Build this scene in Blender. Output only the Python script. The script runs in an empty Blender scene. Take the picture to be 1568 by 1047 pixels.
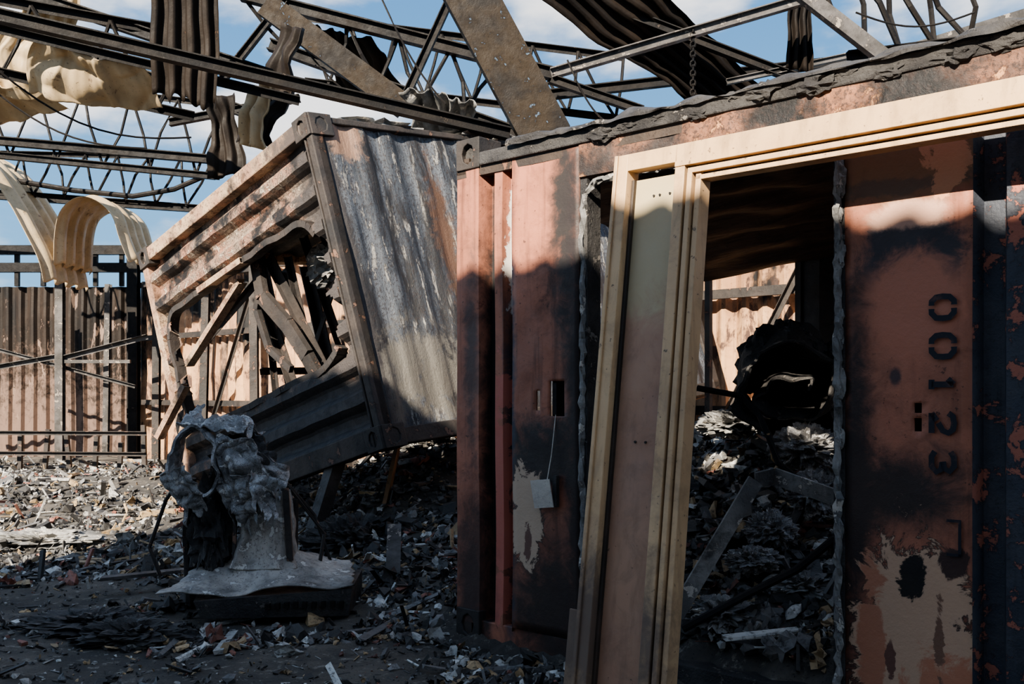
import bpy, math, random
import numpy as np
from mathutils import Vector, Matrix, noise
random.seed(7); rng=np.random.default_rng(7)
scene=bpy.context.scene
try:
    scene.view_settings.look='AgX - Medium High Contrast'
    scene.view_settings.exposure=0.3
except Exception: pass
SUNL=Vector((0.40,0.80,-0.55)).normalized()
# ---------------------------------------------------------------- materials
def newmat(name):
    m=bpy.data.materials.new(name); m.use_nodes=True
    nt=m.node_tree; b=nt.nodes['Principled BSDF']
    return m,nt,b
def nz(nt,vec,scale,detail=6,rough=.6,dist=0.0):
    n=nt.nodes.new('ShaderNodeTexNoise'); n.inputs['Scale'].default_value=scale
    n.inputs['Detail'].default_value=detail; n.inputs['Roughness'].default_value=rough
    n.inputs['Distortion'].default_value=dist
    if vec is not None: nt.links.new(vec,n.inputs['Vector'])
    return n.outputs[0]
def mr(nt,s,lo,hi,a=0.0,b=1.0):
    n=nt.nodes.new('ShaderNodeMapRange'); n.interpolation_type='SMOOTHSTEP'
    n.inputs['From Min'].default_value=lo; n.inputs['From Max'].default_value=hi
    n.inputs['To Min'].default_value=a; n.inputs['To Max'].default_value=b
    nt.links.new(s,n.inputs['Value']); return n.outputs[0]
def mth(nt,op,a,b=None):
    n=nt.nodes.new('ShaderNodeMath'); n.operation=op
    for i,x in enumerate((a,b)):
        if x is None: continue
        if isinstance(x,(int,float)): n.inputs[i].default_value=x
        else: nt.links.new(x,n.inputs[i])
    return n.outputs[0]
def mix(nt,f,a,b):
    n=nt.nodes.new('ShaderNodeMix'); n.data_type='RGBA'
    for i,x in ((0,f),(6,a),(7,b)):
        if isinstance(x,(int,float)): n.inputs[i].default_value=x
        elif isinstance(x,tuple): n.inputs[i].default_value=(x[0],x[1],x[2],1)
        else: nt.links.new(x,n.inputs[i])
    return n.outputs[2]
def vmap(nt,vec,sc,loc=(0,0,0)):
    n=nt.nodes.new('ShaderNodeMapping'); n.inputs['Scale'].default_value=sc; n.inputs['Location'].default_value=loc
    nt.links.new(vec,n.inputs['Vector']); return n.outputs[0]
SOOT=(.014,.013,.013)
def burnt(name,base,alt,peelcol=(.45,.36,.27),peel=.66,soot=.6,scale=1.0,patches=(),rough=.6,bump=.25,
          streak=(1,1,1),metal=0.0,speck=.62,sootcol=SOOT,softsoot=.18,loc=(0,0,0),mott=.45,run=0.0,spec=.4):
    m,nt,b=newmat(name)
    tc=nt.nodes.new('ShaderNodeTexCoord'); v=tc.outputs['Object']
    vs=vmap(nt,v,streak,loc)
    c=mix(nt,mr(nt,nz(nt,vs,1.7*scale,6,.6),.35,.65),base,alt)
    dk=(alt[0]*.30,alt[1]*.30,alt[2]*.32)
    c=mix(nt,mth(nt,'MULTIPLY',mr(nt,nz(nt,v,6.5*scale,10,.72,.6),.46,.70),mott),c,dk)
    if run:
        vr=vmap(nt,v,(14,14,.9)); c=mix(nt,mth(nt,'MULTIPLY',mr(nt,nz(nt,vr,1.0,6,.6),.50,.68),run),c,dk)
    n2=nz(nt,vs,5*scale,12,.68,.3); pm=mr(nt,n2,peel,peel+.03)
    rim=mr(nt,n2,peel-.03,peel)
    c=mix(nt,mth(nt,'MULTIPLY',rim,.55),c,(base[0]*.25,base[1]*.22,base[2]*.25))
    c=mix(nt,pm,c,peelcol)
    n3=nz(nt,vs,1.3*scale,9,.62,.2); c=mix(nt,mr(nt,n3,soot,soot+softsoot),c,sootcol)
    n4=nz(nt,v,34*scale,5,.7); sp=mr(nt,n4,speck,speck+.05); c=mix(nt,mth(nt,'MULTIPLY',sp,.7),c,(.03,.022,.02))
    pn=nz(nt,v,7,10,.7,.5)
    for (cx,cy,cz,rx,ry,rz,col,soft,na) in patches:
        sub=nt.nodes.new('ShaderNodeVectorMath'); sub.operation='SUBTRACT'; sub.inputs[1].default_value=(cx,cy,cz); nt.links.new(v,sub.inputs[0])
        mu=nt.nodes.new('ShaderNodeVectorMath'); mu.operation='MULTIPLY'; mu.inputs[1].default_value=(1/rx,1/ry,1/rz); nt.links.new(sub.outputs[0],mu.inputs[0])
        ln=nt.nodes.new('ShaderNodeVectorMath'); ln.operation='LENGTH'; nt.links.new(mu.outputs[0],ln.inputs[0])
        d=mth(nt,'ADD',ln.outputs['Value'],mth(nt,'MULTIPLY',mth(nt,'SUBTRACT',pn,.5),na))
        k=mth(nt,'SUBTRACT',1.0,mr(nt,d,1-soft,1+soft))
        c=mix(nt,k,c,col)
    nt.links.new(c,b.inputs['Base Color'])
    b.inputs['Metallic'].default_value=metal
    b.inputs['Specular IOR Level'].default_value=spec
    nt.links.new(mr(nt,n2,.35,.7,rough-.12,rough+.15),b.inputs['Roughness'])
    h=mth(nt,'ADD',mth(nt,'MULTIPLY',n2,1.0),mth(nt,'MULTIPLY',n4,.35))
    h=mth(nt,'ADD',h,mth(nt,'MULTIPLY',pm,-.25))
    bp=nt.nodes.new('ShaderNodeBump'); bp.inputs['Strength'].default_value=bump; bp.inputs['Distance'].default_value=.02
    nt.links.new(h,bp.inputs['Height']); nt.links.new(bp.outputs[0],b.inputs['Normal'])
    return m
PINK=(.46,.185,.115); PINK2=(.32,.13,.08)
m_left=burnt('scorched_sunlit_paint_left',PINK,PINK2,peel=.68,soot=.56,peelcol=(.16,.08,.06),run=.65,patches=[
  (.66,0,2.1,.09,.5,.5,(.03,.025,.023),.6,3.0),
  (.73,0,1.1,.07,.5,1.7,(.03,.023,.022),.7,2.0),
  (.50,0,.98,.28,.5,.20,(.035,.028,.026),.5,2.6),
  (.58,0,.25,.32,.5,.38,(.04,.027,.023),.6,2.0),
  (.28,0,1.0,.045,.5,1.1,(.045,.05,.065),.5,2.5),
  (.21,0,.7,.05,.5,.6,(.46,.15,.11),.1,5.0),
  (.40,0,.69,.11,.5,.27,(.05,.035,.03),.08,2.6),
  (.40,0,.69,.095,.5,.25,(.48,.36,.26),.06,2.9),
  (.41,0,.55,.025,.5,.08,(.16,.09,.07),.1,4.0),
  (.02,0,.3,.12,.5,.5,(.06,.035,.03),.7,2.0),
  (.02,0,1.5,.05,.5,.4,(.10,.06,.05),.7,3.0),
  (.125,0,1.3,.045,.5,1.4,(.022,.02,.02),.3,1.0),  # black strip filling the recess beside the post
  (.27,0,1.95,.03,.5,.3,(.6,.55,.5),.1,4.0)])  # whitish smudge of sunlight painted into the colour near the top
m_right=burnt('scorched_sunlit_paint_right',PINK,PINK2,peel=.70,soot=.62,peelcol=(.16,.08,.06),run=.5,patches=[
  (2.30,0,2.2,.35,.5,.22,(.25,.13,.07),.3,2.0),
  (2.30,0,1.80,.20,.5,.15,(.05,.045,.05),.25,1.6),
  (2.31,0,1.60,.19,.5,.20,PINK,.3,1.6),
  (2.30,0,1.95,.15,.5,.05,(.50,.30,.22),.3,2.0),  # paler band paints the sunlit dome into the panel colour
  (2.28,0,2.06,.26,.5,.03,(.16,.10,.07),.3,3.5),
  (2.42,0,2.12,.07,.5,.12,(.58,.28,.16),.1,4.5),
  (2.08,0,.95,.07,.5,.75,(.04,.028,.026),.6,2.6),
  (2.24,0,.93,.30,.5,.14,(.05,.036,.032),.6,2.6),
  (2.31,0,.33,.24,.5,.48,(.035,.024,.022),.04,2.0),
  (2.31,0,.33,.225,.5,.455,(.55,.36,.24),.04,2.2),
  (2.40,0,.12,.12,.5,.25,(.50,.22,.13),.15,3.0),
  (2.15,0,.30,.05,.5,.35,(.45,.20,.12),.15,4.0),
  (2.31,0,.63,.045,.5,.10,(.02,.017,.016),.1,3.8),
  (2.22,0,.30,.015,.5,.07,(.16,.08,.06),.1,4.5),
  (2.40,0,.42,.02,.5,.14,(.22,.12,.08),.1,4.5),
  (2.24,0,1.36,.02,.5,.03,(.08,.05,.05),.4,2.0),
  (2.45,0,.70,.05,.5,.05,(.06,.035,.03),.15,3.5)])
m_top=burnt('blistered_fascia',(.34,.15,.08),(.06,.045,.04),peelcol=(.55,.28,.14),peel=.58,soot=.43,scale=1.8,bump=.6,speck=.52)
m_corrA=burnt('sooty_corrugation',(.045,.052,.068),(.075,.078,.09),peelcol=(.40,.15,.10),peel=.55,soot=.60,scale=1.6,bump=.4,run=.4)
m_crust=burnt('charred_crust',(.030,.028,.028),(.075,.07,.066),peelcol=(.2,.18,.16),peel=.60,soot=.6,scale=2.5,bump=1.0,rough=.5)
m_inner=burnt('sooty_interior',(.04,.032,.028),(.08,.055,.04),peelcol=(.20,.10,.06),peel=.60,soot=.6,bump=.5)
m_ceil=burnt('charred_ceiling',(.19,.105,.065),(.09,.05,.035),peelcol=(.24,.15,.1),peel=.62,soot=.60,scale=1.2,streak=(1,7,1),bump=.6)
m_cream=burnt('heat_stained_cream_frame',(.60,.40,.22),(.50,.325,.18),peelcol=(.30,.18,.12),peel=.70,soot=.66,speck=.63,bump=.12,rough=.5,mott=.3,run=.3,
  patches=[(.3,3.9,.35,.30,.6,.30,(.16,.11,.08),.6,2.5),(.5,4.2,1.2,.06,.6,.3,(.2,.13,.09),.7,3.5)])
m_creampanel=burnt('mottled_door_panel',(.42,.245,.155),(.34,.19,.125),peelcol=(.2,.12,.08),peel=.72,soot=.68,speck=.66,bump=.06,rough=.5,mott=.3,run=.25,
  patches=[(.62,4.2,2.0,.3,.5,.38,(.45,.36,.22),.3,1.4)])  # paler, yellower patch over the panel's upper end
m_groove=burnt('dark_groove',(.03,.025,.02),(.08,.055,.04),peel=.7,soot=.6)  # dark strips set in the frame's grooves and beside the panel
m_Bgrey=burnt('ash_grey_panel',(.11,.12,.135),(.035,.04,.048),peelcol=(.30,.285,.26),peel=.565,soot=.51,scale=1.5,streak=(1,1.9,.40),bump=.7,speck=.53,softsoot=.08,sootcol=(.022,.022,.024),run=.6,
  patches=[(0,.6,-2.0,.5,.8,.30,(.12,.11,.095),.6,5.5),(0,.25,-.16,.3,.22,.14,(.26,.16,.11),.3,3.5),(0,.10,-1.0,.5,.07,1.6,(.04,.036,.036),.4,3.0),(0,1.1,-.9,.5,.10,.5,(.10,.055,.035),.5,4.0)])
m_Bframe=burnt('scorched_container_frame',(.48,.35,.23),(.36,.21,.14),peelcol=(.2,.11,.07),peel=.57,soot=.50,scale=1.6,bump=.4,speck=.56,
  patches=[(-.5,0,-2.2,1.7,1,.75,(.03,.028,.028),.5,2.2),(0,0,-.3,.7,1,.5,(.09,.07,.06),.5,3)])
m_Bband=burnt('blistered_orange_band',(.36,.18,.115),(.32,.25,.19),peelcol=(.50,.42,.33),peel=.55,soot=.46,scale=2.4,bump=.7,speck=.51,softsoot=.12,
  patches=[(-.9,0,-2.15,2.2,1,.55,(.05,.05,.053),.5,3.2),(-.1,0,-1.2,.35,1,1.2,(.07,.06,.056),.5,3.2)])
m_Bdark=burnt('soot_black_post',(.035,.033,.032),(.065,.054,.048),peelcol=(.18,.11,.08),peel=.60,soot=.56,bump=.4,scale=1.6,spec=.25)
m_beam=burnt('fire_blackened_steel',(.011,.0105,.011),(.02,.017,.015),peelcol=(.07,.055,.045),peel=.64,soot=.58,bump=.3,scale=1.6,spec=.15)
m_lbeam=burnt('ash_grey_steel',(.12,.11,.105),(.05,.046,.042),peelcol=(.28,.24,.2),peel=.58,soot=.56,bump=.3,scale=1.8,spec=.25)
m_bbeam=burnt('rust_brown_beam',(.026,.018,.011),(.012,.010,.009),peelcol=(.08,.115,.16),peel=.61,soot=.56,bump=.35,scale=1.8,spec=.15)
m_sheetc=burnt('cream_roof_sheet',(.52,.40,.25),(.42,.31,.18),peelcol=(.2,.13,.08),peel=.64,soot=.62,bump=.12,mott=.25)
m_sheetd=burnt('sooty_roof_sheet',(.013,.011,.010),(.024,.018,.014),peelcol=(.07,.045,.03),peel=.66,soot=.60,bump=.25,spec=.15)
m_sheetg=burnt('pale_crumpled_sheet',(.30,.29,.27),(.12,.118,.115),peelcol=(.52,.48,.42),peel=.58,soot=.57,bump=.5,scale=2.2)
m_wallL=burnt('sooty_wall_sheet',(.045,.032,.025),(.02,.017,.015),peelcol=(.22,.155,.12),peel=.57,soot=.52,scale=.8,streak=(1,1,.35),bump=.3,spec=.15,run=.4,
  patches=[(-11,19.9,.4,5.5,3,1.1,(.17,.115,.09),.7,4.5)])
m_wallR=burnt('heat_stained_wall_sheet',(.60,.36,.20),(.42,.23,.13),peelcol=(.10,.06,.045),peel=.56,soot=.52,scale=.8,streak=(1,1,.5),bump=.3,run=.5,softsoot=.1)
m_wallF=burnt('pale_bounce_sheet',(.5,.42,.33),(.4,.33,.26),peel=.7,soot=.75)  # pale so the added wall bounces light back
m_foil=burnt('melted_aluminium',(.46,.45,.44),(.19,.185,.18),peelcol=(.68,.66,.62),peel=.57,soot=.54,scale=4,bump=.7,rough=.42,metal=.2,speck=.55)
m_ash=burnt('ash_white_casing',(.44,.40,.355),(.22,.205,.185),peelcol=(.58,.55,.5),peel=.58,soot=.54,scale=2.2,bump=.35,rough=.6,speck=.58,run=.4)
m_white=burnt('scorched_tag',(.6,.55,.48),(.48,.43,.38),soot=.66,scale=3)
m_wood=burnt('charred_plank',(.42,.27,.13),(.25,.15,.08),peelcol=(.1,.07,.05),peel=.6,soot=.62,streak=(1,1,.3))
m_ink,nt,b=newmat('black_stencil_paint'); tc=nt.nodes.new('ShaderNodeTexCoord')
nt.links.new(mix(nt,mr(nt,nz(nt,tc.outputs['Object'],18,8,.7),.54,.68),(.016,.017,.025),(.09,.05,.045)),b.inputs['Base Color']); b.inputs['Roughness'].default_value=.7
m_deb,nt,b=newmat('burnt_debris')
at=nt.nodes.new('ShaderNodeAttribute'); at.attribute_name='Col'
tc=nt.nodes.new('ShaderNodeTexCoord'); n_=nz(nt,tc.outputs['Object'],26,8,.75)
c=mix(nt,mr(nt,n_,.48,.68),at.outputs['Color'],(.03,.027,.025)); nt.links.new(c,b.inputs['Base Color'])
b.inputs['Roughness'].default_value=.5
bp=nt.nodes.new('ShaderNodeBump'); bp.inputs['Strength'].default_value=.8; bp.inputs['Distance'].default_value=.015
nt.links.new(n_,bp.inputs['Height']); nt.links.new(bp.outputs[0],b.inputs['Normal'])
m_gnd,nt,b=newmat('ash_covered_ground')
tc=nt.nodes.new('ShaderNodeTexCoord'); v=tc.outputs['Object']
a1=nz(nt,v,1.1,10,.65); a2=nz(nt,v,14,12,.75); a3=nz(nt,v,70,6,.7)
c=mix(nt,mr(nt,a1,.4,.62),(.075,.068,.06),(.19,.165,.135)); c=mix(nt,mr(nt,a2,.54,.66),c,(.34,.31,.26)); c=mix(nt,mr(nt,a3,.56,.68),c,(.025,.023,.021))
nt.links.new(c,b.inputs['Base Color']); b.inputs['Roughness'].default_value=.85
bp=nt.nodes.new('ShaderNodeBump'); bp.inputs['Strength'].default_value=1; bp.inputs['Distance'].default_value=.04
nt.links.new(mth(nt,'ADD',a2,mth(nt,'MULTIPLY',a3,.4)),bp.inputs['Height']); nt.links.new(bp.outputs[0],b.inputs['Normal'])

# ---------------------------------------------------------------- mesh helpers
class MB:
    def __init__(s): s.v=[];s.f=[];s.m=[]
    def add(s,vs,fs,mi=0):
        o=len(s.v); s.v+= [tuple(p) for p in vs]; s.f+=[tuple(i+o for i in f) for f in fs]; s.m+=[mi]*len(fs)
    def box(s,x0,x1,y0,y1,z0,z1,mi=0):
        s.hexa([(x0,y0,z0),(x1,y0,z0),(x1,y1,z0),(x0,y1,z0),(x0,y0,z1),(x1,y0,z1),(x1,y1,z1),(x0,y1,z1)],mi)
    def hexa(s,p,mi=0):
        s.add(p,[(0,3,2,1),(4,5,6,7),(0,1,5,4),(1,2,6,5),(2,3,7,6),(3,0,4,7)],mi)
    def beam(s,a,b,w,t,up=(0,0,1),mi=0,kind='box'):
        a=Vector(a);b=Vector(b);d=(b-a).normalized();u=Vector(up)
        if abs(d.dot(u))>.95:u=Vector((0,1,0))
        x=d.cross(u).normalized();y=x.cross(d).normalized()
        def bx(x0,x1,y0,y1):
            pts=[]
            for q in (a,b):
                for (i,j) in ((x0,y0),(x1,y0),(x1,y1),(x0,y1)): pts.append(q+x*i+y*j)
            s.hexa(pts,mi)
        if kind=='box': bx(-w/2,w/2,-t/2,t/2)
        elif kind=='I':
            k=max(t*.12,.008); bx(-w/2,w/2,t/2-k,t/2); bx(-w/2,w/2,-t/2,-t/2+k); bx(-k/2,k/2,-t/2+k,t/2-k)
        elif kind=='C':
            k=max(t*.1,.006); bx(-w/2,w/2,t/2-k,t/2); bx(-w/2,w/2,-t/2,-t/2+k); bx(w/2-k,w/2,-t/2+k,t/2-k)
        elif kind=='L':
            k=max(t*.12,.006); bx(-w/2,w/2,t/2-k,t/2); bx(-w/2,-w/2+k,-t/2,t/2-k)
    def tube(s,pts,r,n=8,mi=0,jit=0.0):
        pts=[Vector(p) for p in pts]; rings=[]
        for i,p in enumerate(pts):
            d=(pts[min(i+1,len(pts)-1)]-pts[max(i-1,0)]).normalized()
            u=Vector((0,0,1)) if abs(d.z)<.9 else Vector((0,1,0))
            x=d.cross(u).normalized();y=x.cross(d)
            rings.append([p+(x*math.cos(2*math.pi*k/n)+y*math.sin(2*math.pi*k/n))*(r*(1+random.uniform(-jit,jit))) for k in range(n)])
        vs=[q for rg in rings for q in rg]; fs=[]
        for i in range(len(pts)-1):
            for k in range(n):
                fs.append((i*n+k,i*n+(k+1)%n,(i+1)*n+(k+1)%n,(i+1)*n+k))
        fs.append(tuple(range(n))[::-1]); fs.append(tuple((len(pts)-1)*n+k for k in range(n)))
        s.add(vs,fs,mi)
    def profile(s,prof,z0,z1,nz_=1,mi=0,fn=None):
        vs=[];fs=[];n=len(prof)
        for k in range(nz_+1):
            z=z0+(z1-z0)*k/nz_
            for (a,b) in prof:
                p=(a,b,z); vs.append(fn(p) if fn else p)
        for k in range(nz_):
            for i in range(n-1): fs.append((k*n+i,k*n+i+1,(k+1)*n+i+1,(k+1)*n+i))
        s.add(vs,fs,mi)
    def grid(s,fn,nu,nv,mi=0,skip=None):
        vs=[fn(i/nu,j/nv) for j in range(nv+1) for i in range(nu+1)];fs=[]
        for j in range(nv):
            for i in range(nu):
                if skip and skip((i+.5)/nu,(j+.5)/nv): continue
                fs.append((j*(nu+1)+i,j*(nu+1)+i+1,(j+1)*(nu+1)+i+1,(j+1)*(nu+1)+i))
        s.add(vs,fs,mi)
    def cast(s,c,ax,ay,an,w,h,dep,mi=0,mh=1):
        c=Vector(c);ax=Vector(ax);ay=Vector(ay);an=Vector(an)
        out=[(-1,-1),(0,-1),(1,-1),(1,0),(1,1),(0,1),(-1,1),(-1,0)]
        inn=[(-.7,-.7),(0,-1),(.7,-.7),(1,0),(.7,.7),(0,1),(-.7,.7),(-1,0)]
        O=[c+ax*(a*w/2)+ay*(b*h/2) for a,b in out]; I=[c+ax*(a*w*.26)+ay*(b*h*.34) for a,b in inn]
        J=[p-an*min(.03,dep*.3) for p in I]; Bk=[p-an*dep for p in O]
        s.add(O+I+J+Bk,[(i,(i+1)%8,8+(i+1)%8,8+i) for i in range(8)]+[(8+i,8+(i+1)%8,16+(i+1)%8,16+i) for i in range(8)]+[((i+1)%8,i,24+i,24+(i+1)%8) for i in range(8)]+[tuple(range(31,23,-1))],mi)
        s.add(J,[tuple(range(8))],mh)
    def make(s,name,mats,parent=None,bevel=0,smooth=False,noise_amp=0,noise_scale=3,mw=None):
        me=bpy.data.meshes.new(name); me.from_pydata(s.v,[],s.f)
        for m in mats: me.materials.append(m)
        me.polygons.foreach_set('material_index',s.m)
        if smooth: me.polygons.foreach_set('use_smooth',[True]*len(s.f))
        if noise_amp:
            for v in me.vertices:
                v.co+=noise.noise_vector(v.co*noise_scale)*noise_amp
        me.update()
        ob=bpy.data.objects.new(name,me); scene.collection.objects.link(ob)
        if parent: ob.parent=parent
        if mw is not None: ob.matrix_world=mw
        if bevel:
            b=ob.modifiers.new('bevel','BEVEL'); b.width=bevel; b.segments=2; b.limit_method='ANGLE'
        return ob
def empty(name,mat=None):
    e=bpy.data.objects.new(name,None); e.empty_display_size=.2; scene.collection.objects.link(e)
    if mat is not None: e.matrix_world=mat
    return e
def bil(a,b,c,d,u,v):
    a,b,c,d=map(Vector,(a,b,c,d)); return (a*(1-u)+b*u)*(1-v)+(d*(1-u)+c*u)*v
def tri(x):
    x=x%1.0
    return -1 if x<.3 else (-1+2*(x-.3)/.2 if x<.5 else (1 if x<.8 else 1-2*(x-.8)/.2))
def sheet(name,a,b,c,d,mat,nu=48,nv=14,amp=.02,nc=6,cr=.05,fr=2.0,parent=None,ragged=0.0,smooth=True,th=.004,ridge=0.0):
    nrm=(Vector(b)-Vector(a)).cross(Vector(d)-Vector(a)).normalized()
    mb=MB()
    def fn(u,v):
        vv=v
        if ragged: vv=v*(1+ragged*(noise.noise(Vector((u*7,3,a[0])))-.3)) 
        p=bil(a,b,c,d,u,vv)
        n=noise.noise_vector(p*fr)
        n2=noise.noise_vector(p*fr*3.1)
        r=0
        if ridge: r=ridge*(.5-2*abs(noise.noise(p*fr*1.3+Vector((5,5,5)))))+ridge*.5*(.5-2*abs(noise.noise(p*fr*3)))
        return p+nrm*(amp*tri(u*nc)+r)+n*cr+n2*cr*.35
    mb.grid(fn,nu,nv)
    ob=mb.make(name,[mat],parent,smooth=smooth)
    so=ob.modifiers.new('thick','SOLIDIFY'); so.thickness=th
    return ob
def crumple(mb,c,r,seed,sc=(1,1,1),mi=0,N=28,amp=.35,freq=1.6):
    c=Vector(c)
    def fn(u,v):
        th=u*2*math.pi; ph=v*math.pi
        d=Vector((math.sin(ph)*math.cos(th),math.sin(ph)*math.sin(th),math.cos(ph)))
        q=d*freq+Vector((seed*3.1,seed,0)); q=q+noise.noise_vector(q*.9)*.5
        k=1+amp*(.6-2.0*abs(noise.noise(q)))+amp*.55*(.5-2.0*abs(noise.noise(q*2.4)))+amp*.22*(.5-2*abs(noise.noise(q*5.5)))
        return c+Vector((d.x*sc[0],d.y*sc[1],d.z*sc[2]))*(r*max(.3,k))
    mb.grid(fn,N*2,N,mi)
DD=Vector((.731,-.682,0)).normalized(); NN=Vector((.682,.731,0)).normalized()
# ---------------------------------------------------------------- camera / light / sky
cam=bpy.data.cameras.new('camera'); co=bpy.data.objects.new('camera',cam); scene.collection.objects.link(co)
co.location=(0,0,1.3); co.rotation_euler=(math.pi/2,0,0); cam.lens=35; cam.sensor_width=36; cam.shift_y=.0488; cam.clip_start=.05
scene.camera=co
su=bpy.data.lights.new('sun','SUN'); su.energy=13.0; su.angle=math.radians(.5); su.color=(1,.90,.75)
so=bpy.data.objects.new('sun',su); scene.collection.objects.link(so); so.rotation_euler=SUNL.to_track_quat('-Z','Y').to_euler(); so.location=(-2,-10,10)
w=bpy.data.worlds.new('sky'); scene.world=w; w.use_nodes=True; nt=w.node_tree; bg=nt.nodes['Background']
tc=nt.nodes.new('ShaderNodeTexCoord'); g=tc.outputs['Generated']
sx=nt.nodes.new('ShaderNodeSeparateXYZ'); nt.links.new(g,sx.inputs[0])
c=mix(nt,mr(nt,sx.outputs['Z'],0,.5),(.15,.30,.46),(.06,.165,.34))
gs=vmap(nt,g,(1,1,2.4),(.35,.2,.1))
cl=nz(nt,gs,4.6,9,.50,.1)
c=mix(nt,mr(nt,cl,.47,.63),c,(.64,.64,.65))
nt.links.new(c,bg.inputs['Color']); bg.inputs['Strength'].default_value=1.9
# ---------------------------------------------------------------- ground height
def hgt(x,y):
    w_=x*.682+y*.731-3.65; t=(x+.225)*.731-(y-5.2)*.682
    h=0.03*noise.noise(Vector((x*1.3,y*1.3,0)))+.02*noise.noise(Vector((x*5,y*5,3)))
    def g(cx,cy,sx_,sy_,H): return H*math.exp(-((x-cx)/sx_)**2-((y-cy)/sy_)**2)
    h+=g(-.55,8.4,.9,1.3,.72)+g(-1.4,9.6,1.6,1.2,.45)+g(-2.0,7.6,.9,.9,.12)+g(-5,13,3,1.5,.22)+g(-.4,6.4,.5,.8,.14)
    if w_>0.0 and t>-.6:
        k=min(1,(t+.6)/.6); a=min(1.0,w_/2.3)
        h+=k*(.16+.87*a**1.1)*min(1,w_/.15)*(1 if w_<3.2 else max(0,1-(w_-3.2)/1.5))*(1-max(0,min(1,(t-3)/2))*.4)
    return h
mb=MB(); NX,NY=230,240
vs=[];fs=[]
for j in range(NY+1):
    y=-8+ (j/NY)*36
    for i in range(NX+1):
        x=-20+36*i/NX; vs.append((x,y,hgt(x,y)))
for j in range(NY):
    for i in range(NX):
        a=j*(NX+1)+i; fs.append((a,a+1,a+NX+2,a+NX+1))
mb.add(vs,fs); mb.make('ground',[m_gnd],smooth=True)
# ---------------------------------------------------------------- debris
def ico():
    t=(1+5**.5)/2
    v=np.array([(-1,t,0),(1,t,0),(-1,-t,0),(1,-t,0),(0,-1,t),(0,1,t),(0,-1,-t),(0,1,-t),(t,0,-1),(t,0,1),(-t,0,-1),(-t,0,1)],float)/1.9
    f=[(0,11,5),(0,5,1),(0,1,7),(0,7,10),(0,10,11),(1,5,9),(5,11,4),(11,10,2),(10,7,6),(7,1,8),(3,9,4),(3,4,2),(3,2,6),(3,6,8),(3,8,9),(4,9,5),(2,4,11),(6,2,10),(8,6,7),(9,8,1)]
    return v,f
IV,IF=ico()
BV=np.array([(x,y,z) for z in (-1,1) for y in (-1,1) for x in (-1,1)],float)*.5
BF=[(0,2,3,1),(4,5,7,6),(0,1,5,4),(1,3,7,5),(3,2,6,7),(2,0,4,6)]
GN=6
GF=[(j*GN+i,j*GN+i+1,(j+1)*GN+i+1,(j+1)*GN+i) for j in range(GN-1) for i in range(GN-1)]
gx,gy=np.meshgrid(np.linspace(-1,1,GN),np.linspace(-1,1,GN)); gx=gx.ravel(); gy=gy.ravel()
DX=gx*np.sqrt(1-gy**2/2); DY=gy*np.sqrt(1-gx**2/2)
def rot():
    q=rng.normal(size=4); q/=np.linalg.norm(q); a,b,c,d=q
    return np.array([[a*a+b*b-c*c-d*d,2*(b*c-a*d),2*(b*d+a*c)],[2*(b*c+a*d),a*a-b*b+c*c-d*d,2*(c*d-a*b)],[2*(b*d-a*c),2*(c*d+a*b),a*a-b*b-c*c+d*d]])
def pickcol():
    r=rng.random(); k=rng.uniform(.6,1.4)
    if r<.40: c=(.045,.042,.039)
    elif r<.66: c=(.16,.155,.15)
    elif r<.84: c=(.48,.465,.43)
    elif r<.955: c=(.38,.27,.15)
    else: c=(.24,.10,.07)
    return (min(c[0]*k,.65),min(c[1]*k,.65),min(c[2]*k,.65),1)
def debris(name,pts):
    V=[];F=[];C=[];o=0
    for (x,y,s,dz) in pts:
        r=rng.random()
        if r<.60: v=IV*rng.uniform(.6,1.3,3)*np.array([1,rng.uniform(.5,1),rng.uniform(.3,.8)])*.55; v=v+rng.normal(size=v.shape)*.13; f=IF
        elif r<.80:
            ph=rng.uniform(0,6.28,3); k=1+.25*np.sin(3*np.arctan2(DY,DX)+ph[0])+.15*np.sin(5*np.arctan2(DY,DX)+ph[1])
            v=np.stack([DX*k,DY*k*rng.uniform(.4,1),.3*np.sin(DX*2.2+ph[2])+.2*np.sin(DY*3.5+ph[1])],1)*.9; v=v+rng.normal(size=v.shape)*np.array([.07,.07,.17]); f=GF
        else: v=BV*np.array([rng.uniform(1.5,5),rng.uniform(.15,.6),rng.uniform(.1,.3)])+rng.normal(size=BV.shape)*.05; f=BF
        R=rot()
        if rng.random()<.6:
            a=rng.uniform(0,6.28); Rz=np.array([[math.cos(a),-math.sin(a),0],[math.sin(a),math.cos(a),0],[0,0,1]])
            tl=rng.normal()*.4; Rx=np.array([[1,0,0],[0,math.cos(tl),-math.sin(tl)],[0,math.sin(tl),math.cos(tl)]]); R=Rz@Rx
        v=(v*s)@R.T
        v=v+np.array([x,y,hgt(x,y)+s*.18+dz])
        V.append(v); F+=[tuple(i+o for i in q) for q in f]; o+=len(v); C+= [pickcol()]*len(v)
    me=bpy.data.meshes.new(name); me.from_pydata(np.concatenate(V).tolist(),[],F)
    ca=me.color_attributes.new('Col','FLOAT_COLOR','POINT'); ca.data.foreach_set('color',np.array(C).ravel())
    me.materials.append(m_deb); me.update()
    ob=bpy.data.objects.new(name,me); scene.collection.objects.link(ob); return ob
pts=[]
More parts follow.
